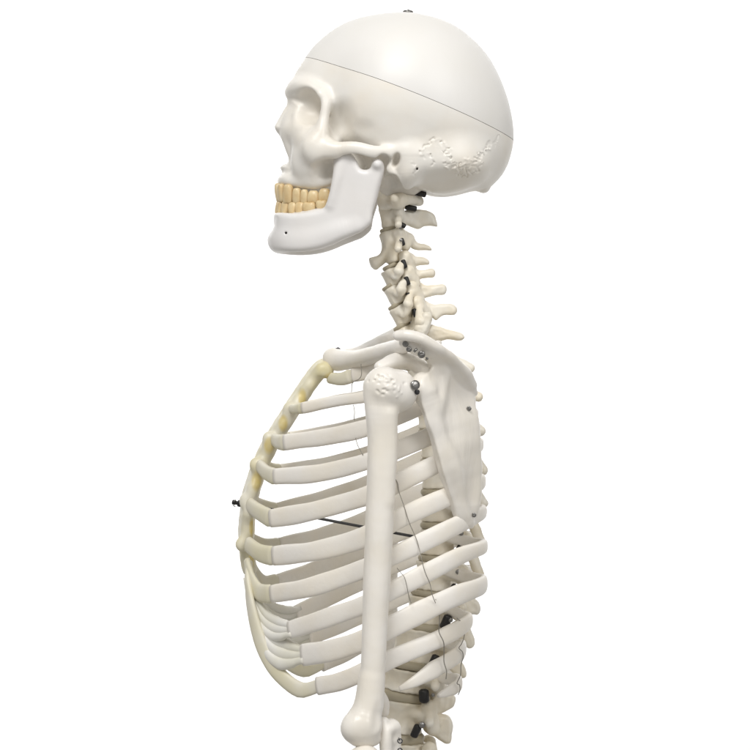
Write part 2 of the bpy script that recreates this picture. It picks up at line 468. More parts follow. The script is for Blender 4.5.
# ------------------------------------------------------------------ skull
def build_skull():
    h = 0.8
    F = Field((258, 0, -92), (526, 214, 0), h, half=True)
    vault = [(289,95),(290,86),(295,74),(303,61),(316,44),(336,28),(362,17.5),(400,12.5),(430,16.5),(454,25.5),(470,37),(486,53.5),
             (498,74),(508,100),(513,124),(513.5,142),(510,158),(505,170),(498,180),(486,190),(472,191.5),(456,195.5),(440,197),(426,194),(412,186),
             (396,172),(376,164),(352,157),(335,148),(318,132),(302,112)]
    Wp = np.array([(285,60),(310,60),(330,60),(350,66),(380,74),(410,78),(440,80),(470,78),(495,74),(516,70)], float)
    F.dome(vault, Wp, 78)
    # temporal squama swelling, occiput base
    F.ell((404,150,-46), (30,20,21), 16)
    F.ell((394,112,-40), (50,45,33), 22)
    F.ell((440,165,-40), (46,30,30), 14)
    # facial mass
    face = [(293,100),(289,112),(284,121),(275.5,127),(279.5,138),(285.5,150),(289.5,160.5),(280.5,166.5),(282.5,174),(279.5,182),(284,189),(300,192),(320,192),(334,188),(340,176),(346,160),(346,128),(322,104)]
    F.puff(face, 13, np.array([(274,8),(279,12),(286,17),(294,22),(304,27),(315,31),(330,35),(346,37)], float), 0, k=4, soft=4)
    F.puff([(296,112),(288,124),(286,134),(290,148),(294,160),(298,172),(312,180),(328,172),(334,150),(326,128),(310,116)], 15,
           np.array([(280,12),(286,23),(294,34),(304,43),(314,48),(330,49)], float), 0, k=8, soft=4)
    # nasal bones and frontal process
    F.chain([(294,103,-3,5),(286,116,-4,5),(278.5,127,-5,3.4)], 4)
    F.chain([(300,106,-10,6),(292,120,-11,7),(287.5,132,-11,6),(290,146,-12,5),(294.5,160,-13,5),(293,172,-12,5)], 5)
    # alveolar ridge
    F.chain([(284,181,0,6),(286,181,-11,6),(292,182,-20,6),(305,184,-26,6.5),(322,184,-31,7),(334,180,-34,6)], 5)
    # brow ridge
    F.chain([(294,93,0,5),(297,90,-14,6),(303,90,-28,6.5),(312,93,-39,6),(320,100,-46,5.5)], 11)
    # lateral orbital rim + zygoma + arch
    F.chain(qs([(323,94,-43,5),(325.5,105,-47,7),(325.5,118,-49,7.2),(323.5,132,-51,8),(318,144,-49,9.5)]), 8)
    F.ell(q(321,149,-46), (19,15,11), 7, rot=.15, rotd=.45)
    F.chain(qs([(310,152,-42,9),(322,154,-50,9.5),(335,150.5,-56,8)]), 7)
    F.chain(qs([(306,141,-36,7),(314,147,-44,8),(330,149,-53,9)]), 7)
    F.chain(qs([(324,148,-52,10),(340,147.5,-60,8.6),(356,148,-66,7),(372,151.5,-69,6.2),(388,152,-68,6.2),(404,150,-66,7),(422,146,-62,5)]), 6, flat=1.5)
    F.ell((306,163,-29), (14,19,13), 9)
    # infraorbital margin / cheek slope
    F.chain([(294,132,-17,7),(302,139,-29,7),(312,146,-40,8)], 8)
    F.chain(qs([(322,156,-45,7),(318,166,-37,7),(314,178,-29,6)]), 9)
    # temporal fossa hollows
    F.ell((340,127,-66), (9.5,18,29), 11, 'sub')
    F.ell((340,131,-60), (7.5,10,24), 5, 'sub')
    F.ell((350,137,-82), (24,10,21), 8, 'sub')
    F.ell((329,175,-50), (11,10,14), 9, 'sub')
    # orbit: a cone opening forwards and sideways
    F.cone((334,115,-25), (307,110,-40), 6, 14.5, 4, 'sub')
    F.cone((307,110,-40), (284,107,-58), 14.5, 17, 10, 'sub')
    # nasal aperture
    F.ell((277,148,0), (9,15,8), 2, 'sub', rot=-.2)
    # pterygoid, skull base
    F.puff([(342,150),(356,150),(364,166),(358,186),(346,190),(338,182)], 8, 9, -18, k=5)
    F.puff([(360,155),(400,165),(420,184),(414,194),(402,200),(388,203),(379,196),(376,184)], 14, 30, 0, k=8, soft=3)
    F.ell((408,190,-15), (11,7,8), 4)
    # infratemporal undercut below the arch
    F.ell((362,166,-52), (22,13,17), 4, 'sub')
    # mastoid, tympanic ring, ear opening, styloid
    F.chain(qs([(410,156,-58,16),(410,169,-58,14),(411,178,-55,12),(410,183,-53,8.5)]), 9)
    F.chain(qs([(392,157,-60,3),(390,166,-60,4),(394,174,-59,4.5),(401,178,-58,5)]), 3)
    F.ell(q(396,160,-72), (4,7,15), 2.5, 'sub', rot=.25)
    F.ell(q(383,160,-64), (6,6,12), 4, 'sub')
    F.chain(qs([(390,164,-48,3.6),(387,174,-44,2.8),(384,184,-40,1.4)]), 2)
    F.ell((392,186,-50), (9,10,16), 4, 'sub')
    F.ell((422,199,-44), (10,6,26), 4, 'sub')
    # nuchal ridge and external occipital point
    F.ell((484,189,0), (4,3,6), 5)
    F.ell((456,204,-66), (48,24,30), 18, 'sub')
    # sutures: meandering raised and cut lines
    def width(x, y):
        ix = int((x-F.x[0])/h); iy = int((y-F.y[0])/h)
        col = F.F[ix, iy]; k = np.nonzero(col < 0)[0]
        return F.z[k[0]] if len(k) else 0
    def suture(path, amp, n, r, seed):
        rg = np.random.default_rng(seed)
        P = resample(catmull(path, 8), n); T = np.gradient(P, axis=0); T /= np.linalg.norm(T, axis=1)[:, None]+1e-9
        N = np.stack([-T[:, 1], T[:, 0]], 1)
        P = P + N*(rg.uniform(-amp, amp, n)[:, None]) + T*(rg.uniform(-amp*.6, amp*.6, n)[:, None])
        P3 = []
        for p in P:
            w = width(*q(p[0], p[1], -62)[:2]); P3.append(q(p[0], p[1], w))
        return np.array(P3)
    lines = []
    for i, (pth, a, n) in enumerate([
        ([(424,150),(431,141),(440,140),(446,145)], 2.4, 16), ([(428,152),(433,160),(430,166)], 1.5, 8),
        ([(437,142),(444,152),(452,157)], 2.0, 12),
        ([(448,152),(452,162),(460,168),(468,171),(474,166)], 3.0, 30), ([(452,166),(462,173),(468,174)], 2.0, 14),
        ([(466,160),(474,160),(482,154),(488,147),(492,142)], 3.2, 34), ([(478,158),(486,150),(490,144)], 2.4, 18),
        ([(412,162),(416,170),(414,176)], 1.6, 8), ([(468,168),(460,164),(452,168)], 2.4, 14), ([(434,146),(440,152),(446,150),(452,150)], 2.6, 16), ([(456,172),(466,176),(476,172),(484,162)], 2.6, 26), ([(494,146),(498,138),(500,132)], 2.2, 12), ([(444,160),(450,168),(456,166)], 2.6, 12), ([(424,146),(420,152),(424,158)], 1.8, 9)]):
        lines.append(suture(pth, a, n, 1, 30+i))
    for P3 in lines:
        for i in range(len(P3)-1):
            a, b = P3[i], P3[i+1]
            if np.linalg.norm(a-b) > 14: continue
            F.cone(a, b, .58, .58, .9, 'sub' if rng.random() < .6 else 'add')
    F.cone(q(417,169,-76), q(417,169,-60), 1.1, 1.1, .5, 'sub')
    F.cone(q(416,169,-76), q(419,167,-60), .9, .9, .5, 'sub')
    F.roughen(.12, 46, 13); F.roughen(.02, 9, 14)
    whole = F.mesh('skull', M['skull'], ROOT, relax=1)
    # cut the cap off
    import bmesh
    def halfcut(o, inner, off):
        a = np.array((303.5, 57.5, 0)); b = np.array((513, 141.0, 0))
        n = np.array((b[1]-a[1], -(b[0]-a[0]), 0)); n /= np.linalg.norm(n)   # points up
        if n[1] > 0: n = -n
        c = a + n*off
        bm = bmesh.new(); bm.from_mesh(o.data)
        nb = Vector((n[0], 0, -n[1]))
        r = bmesh.ops.bisect_plane(bm, geom=bm.verts[:] + bm.edges[:] + bm.faces[:], plane_co=Vector(W(c)), plane_no=nb,
                                   clear_inner=inner, clear_outer=not inner, dist=1e-7)
        edges = [e for e in r['geom_cut'] if isinstance(e, bmesh.types.BMEdge)]
        bmesh.ops.contextual_create(bm, geom=edges)
        for f in bm.faces: f.smooth = True
        for e in edges:
            if e.is_valid: e.smooth = False
        bm.to_mesh(o.data); bm.free()
    cap = bpy.data.objects.new('skull_cap', whole.data.copy()); COL.objects.link(cap)
    cap.parent = ROOT; cap.matrix_parent_inverse = root_inv
    cap.data.materials.clear(); cap.data.materials.append(M['cap'])
    halfcut(whole, False, -.15); halfcut(cap, True, .3)
    screw((408, 12.4, 0), (.05, -1, -.14), 5.2, cap)
    return whole, cap

def tooth(c, tang, outw, w, y0, y1, th, molar, parent, tip_up):
    """crown between y0 and y1"""
    V = []; F = []; nu, nv = 16, 11
    hgt = (y1-y0)/2; cy = (y0+y1)/2; jit = rng.uniform(-.09, .09, 3)
    tang = np.array(tang); outw = np.array(outw)
    for i in range(nv+1):
        ph = math.pi*i/nv; sv = -math.cos(ph); rv = abs(math.sin(ph))**.42
        root = (1-sv)/2 if tip_up else (1+sv)/2     # 1 at crown end
        root = 1-root if False else root
        crown = 1-((1+sv)/2) if tip_up else (1+sv)/2
        for j in range(nu):
            a = 2*math.pi*j/nu; c_, s_ = math.cos(a), math.sin(a)
            c_ = math.copysign(abs(c_)**.7, c_); s_ = math.copysign(abs(s_)**.7, s_)
            wx = w/2*(.98 + .26*crown + jit[2]); tt = th/2*((1.1-.55*crown) if not molar else (.9+.1*crown))
            y = cy + sv*hgt
            if molar and crown > .8: y += (1 if not tip_up else -1)*(abs(c_*s_)*2.2 - .8)*rv
            p = np.array((c[0], y, c[1])) + np.array((tang[0], 0, tang[1]))*c_*wx*rv + np.array((outw[0], 0, outw[1]))*s_*tt*rv
            p = p + np.array((tang[0], 0, tang[1]))*(y-cy)*jit[0]
            p[1] += jit[1]*4
            V.append(p)
    for i in range(nv):
        for j in range(nu):
            k = (j+1) % nu
            F.append((i*nu+j, i*nu+k, (i+1)*nu+k, (i+1)*nu+j))
    b = MB(); b.add(V, F)
    b.build('tooth', M['tooth'], parent)

def teeth(parent, rows, tip_up):
    for sgn in (-1, 1):
        n = len(rows)
        for i, (x, d, w, y0, y1, th, mo) in enumerate(rows):
            a = rows[i-1] if i else (rows[0][0], -rows[0][1]) + rows[0][2:]
            b = rows[i+1] if i+1 < n else rows[i]
            t = np.array((b[0]-a[0], b[1]-a[1])); t = t/np.linalg.norm(t)
            o = np.array((t[1], -t[0]))
            X, _, _ = q(x, 190, d); Y0 = q(x, y0, d)[1]; Y1 = q(x, y1, d)[1]
            tooth((X, d*-sgn if False else (d if sgn < 0 else -d)), (t[0], t[1]*(1 if sgn < 0 else -1)), (o[0], o[1]*(1 if sgn < 0 else -1)), w, Y0, Y1, th, mo, parent, tip_up)

def build_mandible():
    F = Field((258, 145, -84), (396, 262, 0), 0.8, half=True)
    dep = np.array([(262,0),(274,-10),(290,-32),(315,-44),(345,-52),(385,-60)], float)
    out = [(275,213),(274.5,219),(273,228),(269.5,236),(267.5,242),(269,248),(276,251),(290,251.5),(304,251),(318,248),(330,243.8),(342,238),(352,234.3),(362,231),
           (370,225),(372.5,218),(373.5,205),(376,192),(380,180),(383,171),(382.5,163),(378,159.5),(374,162),(371.5,167),(366,169.5),(360.5,168),(357,161),(352,154),(344,150),(337,152),(333.5,160),
           (333,172),(332.5,186),(330,198),(324,207),(312,210.5),(296,213)]
    arch = [(276.5,6),(276,0),(276.5,-8),(280,-19),(288,-30),(303,-39),(322,-45),(345,-52),(365,-58),(390,-63)]
    F.ribbon(out, arch, 5.0, k=0, round_=7, depth_fn=dep)
    # chin mound, lower border, gonial angle, condyle, coronoid
    F.chain([(275,240,0,5.5),(277,241,-8,6),(284,241,-20,6),(298,242,-32,5.5),(320,241,-42,5),(342,234,-51,4.2),(356,229,-54,2)], 12)
    F.chain([(280,220,0,5),(281,220,-10,5),(288,220,-20,5),(302,218,-29,5),(320,216,-38,5)], 5)
    F.chain(qs([(377.5,164.5,-66,4.6),(377,164.5,-54,5.0)]), 4)
    F.chain(qs([(378,170,-59,4.5),(375,186,-58,4.5),(371,203,-57,3.4),(365,216,-55,1.5)]), 6)
    F.chain(qs([(331,204,-51,2.5),(333,196,-53,3),(337,180,-55,3.4),(343,158,-55,3)]), 8)
    F.cone(q(286,233,-40), q(286,233,-20), 1.1, 1.1, .5, 'sub')
    F.roughen(.12, 34, 11); F.roughen(.015, 8, 12)
    o = F.mesh('mandible', M['jaw'], ROOT, relax=1)
    return o

skull, cap = build_skull()
teeth(skull, [(278.5,-5.2,10.5,183,202.5,9,0),(281.5,-15,10,183.5,202,9,0),(288,-22.5,10,184,203.5,9,0),(297,-27,8,188,204,9,0),(304.5,-30,7.6,189,204,9,0),
              (313.5,-32.5,11.8,190.5,204,10,1),(324.5,-35.5,12.2,188.5,203,10,1),(334,-38,7.5,186,198,9,1)], False)
jaw = build_mandible()
teeth(jaw, [(278,-4,7.5,201,215,7,0),(280,-11,8,201,215,7,0),(285.5,-18.5,9.5,201,215,8,0),(292.5,-25,8.5,202,214.5,8,0),(300,-29,8.5,202,214,9,0),
            (309.5,-33.5,12,202.5,213,10,1),(322,-38,11.5,200,210.5,10,1)], True)
for s_ in (-1, 1):
    screw(q(378, 166, 70*s_), (0, 0, s_), 2.2, jaw) if False else None

# ------------------------------------------------------------------ spine
def vert(C, a, b, w, ang, spin, pil, tp, body=True, extra=None, waist=.13, ped=4.5, plate=None, pw=4.6):
    """C body centre, a/b/w half depth/height/width, spin list of (x,y,r), pil = pillar line, tp = tip of transverse process (x,y,d,r)"""
    xs = [C[0]-a-8] + [p[0] for p in spin] + [tp[0]]; ys = [C[1]-b-10, C[1]+b+10] + [p[1] for p in spin] + [tp[1]]
    if plate: xs += [p[0] for p in plate]; ys += [p[1] for p in plate]
    if extra: xs += [p[0] for p in extra]; ys += [p[1] for p in extra]
    F = Field((min(xs)-8, min(ys)-12, -abs(tp[2])-10), (max(xs)+12, max(ys)+12, 0), .85, half=True)
    s = (slice(None),)*3; x, y, z = F.co(s)
    if body:
        ca, sa = math.cos(ang), math.sin(ang)
        lx = ca*(x-C[0]) + sa*(y-C[1]); ly = -sa*(x-C[0]) + ca*(y-C[1])
        wst = 1 - waist*np.clip(1-(ly/b)**2, 0, 1)
        e = (np.sqrt((lx/(a*wst))**2 + (z/(w*wst))**2) - 1)*min(a, w)
        F.put(s, smax(e, np.abs(ly)-b, 3.0).astype(f32), 0, 'add')
    if extra: F.puff(extra, 5, 9, 0, k=3, smooth=4)
    hw = w*.75
    p0, p1 = pil[:2]
    F.chain([(C[0]+a*.5, C[1]-b*.3, -hw*.8, ped), (p0[0], (p0[1]+p1[1])/2, -hw, ped)], 3)
    F.chain([(C[0]+a*.5, C[1]-b*.3, 0, ped*.8), (p0[0], (p0[1]+p1[1])/2, 0, ped*.8)], 3)
    F.chain([(p0[0]-1, p0[1], -hw-1.5, pil[2]), (p1[0]+1.5, p1[1]-1.5, -hw+2, pil[2]*.9)], 2.5)
    mx, my = spin[0][:2]
    F.chain([((p0[0]+p1[0])/2, (p0[1]+p1[1])/2, -hw, 4.5), ((p1[0]+mx)/2+1, (p1[1]+my)/2, -hw*.6, 4.2), (mx, my, 0, 4.2)], 3)
    if plate:
        xm = min(p[0] for p in plate); xM = max(p[0] for p in plate)
        F.puff(plate, 4.2, np.array([(xm, pw*2), (xm+.35*(xM-xm), pw*1.15), (xM-6, pw), (xM, pw*1.15)], float), 0, k=2.5, smooth=4)
    else:
        F.chain([(p[0], p[1], 0, p[2]) for p in spin], 3, flat=1.25)
    F.chain([(p0[0], p0[1]+2, -hw, 4.2), ((p0[0]+tp[0])/2, (p0[1]+tp[1])/2, -(hw+abs(tp[2]))/2, 3.8), (tp[0], tp[1], tp[2], tp[3])], 3)
    return F

def disc(C, a, b, w, ang, parent):
    n = 30; V = []; Fc = []
    ca, sa = math.cos(ang), math.sin(ang)
    prof = [(.2, -1), (.9, -1), (1.0, -.6), (1.03, 0), (1.0, .6), (.9, 1), (.2, 1)]
    for r, hh in prof:
        for j in range(n):
            t = 2*math.pi*j/n; lx = r*a*math.cos(t); z = r*w*math.sin(t); ly = hh*b
            V.append((C[0] + ca*lx - sa*ly, C[1] + sa*lx + ca*ly, z))
    for i in range(len(prof)-1):
        for j in range(n):
            k = (j+1) % n; Fc.append((i*n+j, i*n+k, (i+1)*n+k, (i+1)*n+j))
    Fc.append(tuple(range(n))); Fc.append(tuple((len(prof)-1)*n+j for j in range(n)))
    m = MB(); m.add(V, Fc); m.build('intervertebral_disc', M['disc'], parent)

def plug(c, axis, r, L, parent, shiny=True):
    m = MB(); a = np.array(axis, float); a /= np.linalg.norm(a)
    m.lathe(np.array(c) - a*L/2, a, [(r*.5, 0), (r*.9, r*.25), (r, r*.6), (r, L-r*.6), (r*.9, L-r*.25), (r*.5, L)], 16)
    m.build('black_plug_or_gap', M['black'], parent)  # in the neck these also stand in for dark gaps between bones

VS = []
def addv(F, discs=(), plugs=(), screws=()):
    F.roughen(.24, 10, len(VS)+20); F.roughen(.07, 4.5, len(VS)+60)
    o = F.mesh('vertebra', M['vert'], ROOT, relax=1); VS.append(o)
    for d in discs: disc(*d, o)
    for (x, y, d, ax, r, L) in plugs: plug(q(x, y, d), ax, r, L, o)
    for (x, y, d, r) in screws: screw(q(x, y, d), (0.2, -.1, -1), r, o, 'metal')
    return o

# atlas (a ring) and axis
F = Field((370, 184, -44), (432, 222, 0), .85, half=True)
F.chain([(384,203,0,4.5),(388,204,-14,5),(398,203,-24,6.5),(406,201,-22,5),(414,201,-12,4.5),(419,201,0,5)], 3)
F.ell((397,202,-22), (9,8,8), 4); F.ell((386,199,-8), (9,12,14), 5); F.chain([(396,204,-24,5),(394,201,-38,4.5)], 3); F.ell((384,205,0), (5,9,9), 4)
addv(F, plugs=[(411,208,-9,(1,.2,0),2.9,12), (418,193,-12,(1,.25,0),2.9,17)])  # black bodies put in as the shade of the gaps around the atlas
F = vert((388,217), 8.5, 11, 12, -.2, [(408,218,6.5),(422,219,8.6),(434,223.5,5.6)], ((399,212),(400,222),6.5), (398,226,-25,3.6), plate=[(398,214),(404,211),(414,209.5),(426,210),(433,213.5),(436.5,220),(437.5,227),(431,226),(424,226.5),(418,229),(410,227),(402,223)], pw=5.5)
F.ell((386,202,0), (5,9,5), 5)
addv(F, [((388,229), 8.5, 1.8, 11, -.35)], plugs=[(402,225,-17,(1,.5,0),2.6,8)], screws=[(400,227,-25,1.8)])
F = vert((391,247), 8.5, 16, 12, -.3, [(410,238,6.5),(420,244,5.2),(430.5,248.5,3.4)], ((400,234),(404,247),6.2), (398,250,-24,3.6),
         plate=[(402,229),(406,230),(412,236),(418,242.5),(424,244),(430,246.5),(432,250.5),(424,250.5),(416,250),(410,247),(404,241)],
         extra=[(383,231),(395,229),(396,240),(391,250),(385,262),(377,269.5),(371,267),(368.5,259.5),(372,257),(379,254),(383,244)])
addv(F, [((391,266), 9, 2.0, 12, -.45)], plugs=[(402,242,-18,(.3,1,0),2.6,8)], screws=[(401,240,-25,1.8)])
CPL = [[(405,252),(410,253),(416,256.5),(422,257),(428,259.5),(429,264.5),(420,265.5),(413,267),(406,263)],
       [(404,269),(409,260.5),(415,263),(417.5,269.5),(425,269.5),(432,268.5),(435.5,272),(433,277.5),(422,278.5),(418,282),(410,283),(405,278)],
       [(410,289),(412,284),(420,282.5),(428,285.5),(443,284),(447,288.5),(444,294.5),(432,296),(423,299),(417,301),(411,298)],
       [(417,298),(425,300.5),(434,304),(451,303.5),(457,308.5),(454.5,314.5),(443,315.5),(436,321),(430,316),(421,312)]]
cerv = [((393,277),10,8.9,13,-.45,[(410,257,5.6),(419,259.5,4.4),(427.5,261.5,3.2)],((406,257),(408,270),6.4),(398,272,-24,4.4),((389,286),8,1.8,11,-.6),(404,264,-19)),
        ((396,294.5),10,9.4,13.5,-.5,[(414,273,6),(424,274,5),(433.5,274.5,3.8)],((409,272),(413,285),6.6),(400,290,-25,4.4),((396,305),8.8,2.2,12,-.6),(407,281,-20)),
        ((402,315),10.5,9.8,14,-.5,[(418,290,6.6),(432,290.5,5.4),(445,290.5,4.6)],((413,288),(417,302),6.8),(407,304,-26,4.2),((402,325.5),9.5,2.6,13,-.6),(409,297,-20)),
        ((408,336),11,10,15,-.5,[(424,306,7.4),(439,308.5,6.2),(454,311,4.8)],((418,303),(424,318),7.2),(420,322,-31,6),((412,348),10,2.6,14,-.5),(415,313,-21))]
for (C, a, b, w, ang, sp, pil, tp, dc, pg) in cerv:
    F = vert(C, a, b, w, ang, sp, pil, tp, waist=.07, plate=CPL[len(VS)-3])
    F.chain([(C[0]-2, C[1]-3, -w*.8, 3.2), (C[0]+3, C[1]+1, -w-8, 3), (tp[0]+2, tp[1]+1, tp[2], 3.6)], 3)
    addv(F, [dc], plugs=[(*pg, (.35,1,0), 2.6, 9)])
# thoracic and lumbar bodies between the discs seen in the picture
DC = [(412,348,-.4),(418,364,-.3),(425,384,-.2),(430,406,-.12),(434,431,-.08),(437,461,-.04),(438,492,0),(438,525,0),(437,558,.03),(431,593,.08),(424,626,.12),(409,663,.15),(401,694,.2),(400,736,.12),(404,778,.05),(405,820,0),(406,862,0)]
TA = [12,13,14,15,15.5,16.5,17,17.5,18.5,20,23,26,24.5,24,24,24,24]
TPL = {0: [(425,336),(430,325),(438,326),(447,329),(461,333),(465,338),(460,341),(447,339.5),(438,342),(430,340)],
       8: [(455,600),(462,592),(472,597),(478,601),(481,608),(478,614.5),(472,614.5),(464,620),(456,616)],
       9: [(448,628),(456,620),(466,624),(472,632),(475,643),(471,648.5),(466,647),(461,640),(452,640)],
       10: [(444,664),(452,656),(460,660),(466,669),(466,677),(460,678),(453,673)],
       11: [(429,700),(436,692),(446,692),(455,696),(455,704.5),(450,709),(441,713.5),(433.5,717),(428,710)],
       12: [(430,724),(438,714.5),(448,715.5),(453,723),(452,735),(450.5,743),(444,743),(438,738.5),(431,733)],
       13: [(430,762),(438,752.5),(448,753.5),(453,761),(452,773),(450.5,781),(444,781),(438,776.5),(431,771)]}
TIP = [(463,338),(470,368),(478,397),(481,431),(483,470),(483,503),(480,540),(479,574),(477,608),(470,643),(462,672),(451,702),(452,729),(450,765),(449,805),(448,845)]
for i in range(16):
    (x0, y0, a0), (x1, y1, a1) = DC[i], DC[i+1]
    C = ((x0+x1)/2, (y0+y1)/2); a = (TA[i]+TA[i+1])/2; ang = (a0+a1)/2
    b = math.hypot(x1-x0, y1-y0)/2 - 3.6 - (1.5 if i > 10 else 0)
    w = a*(1.05 if i < 11 else 1.25)
    tx, ty = TIP[i]
    px = C[0] + a + 6
    if i < 11:
        by = min(C[1]-1, ty-(6 if i == 0 else 10)); sp = [(px+4, by, 6.5), ((px+tx)/2+2, (by+ty)/2-1, 5.6), (tx, ty, 5.2)]
        if i == 0: sp = [(427,331,7.5), (443,334,6.8), (462,337.5,5.2)]
        F = vert(C, a, b, w, ang, sp, ((px-2, C[1]-b*.9), (px, C[1]+b*.5), 5), (px+6, C[1]-4, -32+i*.8, 5), ped=5.5 if i < 8 else 8, plate=TPL.get(i), pw=5)
    else:
        sp = [(px+6, C[1]+4, 5), ((px+tx)/2+3, (C[1]+ty)/2+6, 8), (tx-4, ty+1, 9), (tx-3, ty+8, 7)]
        F = vert(C, a, b, w, ang, sp, ((px-2, C[1]-b*.7), (px+1, C[1]+b*.8), 7.5), (px-2, C[1]+4, -34, 4.5), ped=7, plate=TPL.get(i), pw=5.5)
    if i in (10, 11, 12): F.ell({10: (446,648,0), 11: (437,687,0), 12: (432,722,0)}[i], (10,13,9), 4)
    if i == 0: F.puff([(417,322),(423,313),(429,313),(432,320),(429,330),(424,338),(416,335),(413,329)], 5, 8, -28, k=3)
    pl = {9: [(446,622,-30,(-.45,1,0),4.6,15)], 10: [(434,662,-30,(-.45,1,0),4.6,15)], 11: [(424,696,-32,(.05,1,0),5.2,14)], 12: [(416,731,-34,(-.45,1,0),4,14)],
          8: [(455,588,-26,(.8,.5,0),3.6,9)], 7: [(460,548,-28,(.8,.5,0),3,7)]}.get(i, [])
    sc = {9: [(450.5,620,-33,2.4)], 10: [(440,660,-33,2.2)], 11: [(433,695,-30,2.0)], 12: [(422,725,-38,3.2)], 7: [(461,533,-30,2.6)], 8: [(458,572,-30,2.6)]}.get(i, [])
    dth = 3.4 if i < 9 else (4.2 if i < 11 else 5.5)
    addv(F, [((x1, y1), (TA[i+1])*1.0, dth, TA[i+1]*(1.05 if i < 10 else 1.2), a1)], pl, sc)

# ------------------------------------------------------------------ ribs
# front end of bone, mid point under the humerus, angle at the back, head at the spine, end at the sternum
R = [ # F(x,y,d)        mid(x,y,d)        back lateral          angle             head            height  W
 dict(F=(353,375,-48), pts=[(372,371,-66),(398,362,-74),(424,352,-62)], A=(438,346,-40), H=(424,352,-14), S=[(342,379,-38),(330,378,-22)], h=7.0),
 dict(F=(303,408,-56), pts=[(333,402,-78),(365,397,-96),(410,385,-104),(440,372,-88)], A=(454,365,-58), H=(430,368,-14), S=[(297,409,-42),(293,409,-26)], h=5.6),
 dict(F=(285,442.5,-60), pts=[(325,437,-92),(368,427,-114),(408,413,-121),(446,396,-104)], A=(468,388,-66), H=(434,392,-15), S=[(279,442,-44),(275,440,-26)], h=8.2),
 dict(F=(275,476.5,-62), pts=[(318,473,-100),(364,463,-125),(405,447,-131),(450,426,-112)], A=(474,415,-70), H=(440,416,-16), S=[(267,473,-44),(260,466,-26)], h=8.4),
 dict(F=(271,518.5,-64), pts=[(315,511,-106),(363,497,-133),(400,481,-139),(452,457,-118)], A=(479,445,-72), H=(444,443,-16), S=[(259,512,-44),(250,505,-26)], h=9.2),
 dict(F=(274,556,-66), pts=[(315,551,-111),(364,537,-139),(395,521,-145),(450,496,-123)], A=(481,482,-74), H=(446,472,-17), S=[(260,553,-46),(248,544,-27)], h=9.8),
 dict(F=(272,594,-70), pts=[(310,587,-114),(360,571,-143),(392,557,-148),(450,528,-127)], A=(482,513,-75), H=(446,503,-17), S=[(259,592,-50),(251,580,-38),(247,560,-26)], h=9.2),
 dict(F=(290,630,-84), pts=[(325,619,-122),(362,606,-145),(392,590,-149),(452,560,-128)], A=(483,547,-76), H=(446,536,-17), S=[(276,629,-66),(263,619,-52),(253,598,-40),(247,575,-30)], h=9.0),
 dict(F=(303,655,-92), pts=[(330,651,-122),(361,641,-142),(388,628,-146),(452,598,-126)], A=(483,584,-76), H=(444,569,-17), S=[(286,655,-76),(270,646,-64),(259,624,-50),(252,598,-38)], h=10.5),
 dict(F=(318,686,-98), pts=[(338,682,-118),(361,673,-134),(386,662,-138),(440,638,-120)], A=(468,622,-74), H=(440,604,-17), S=[(301,690,-86),(284,679,-74),(270,662,-66),(259,638,-58),(251,606,-48),(248,580,-38),(250,562,-26)], h=9.0),
 dict(F=(399,689,-124), pts=[(416,681,-122),(440,666,-108)], A=(462,650,-70), H=(434,636,-18), S=None, h=8.5),
 dict(F=(438,696,-84), pts=[(447,692,-76)], A=(459,683,-58), H=(424,672,-20), S=None, h=6.5),
]
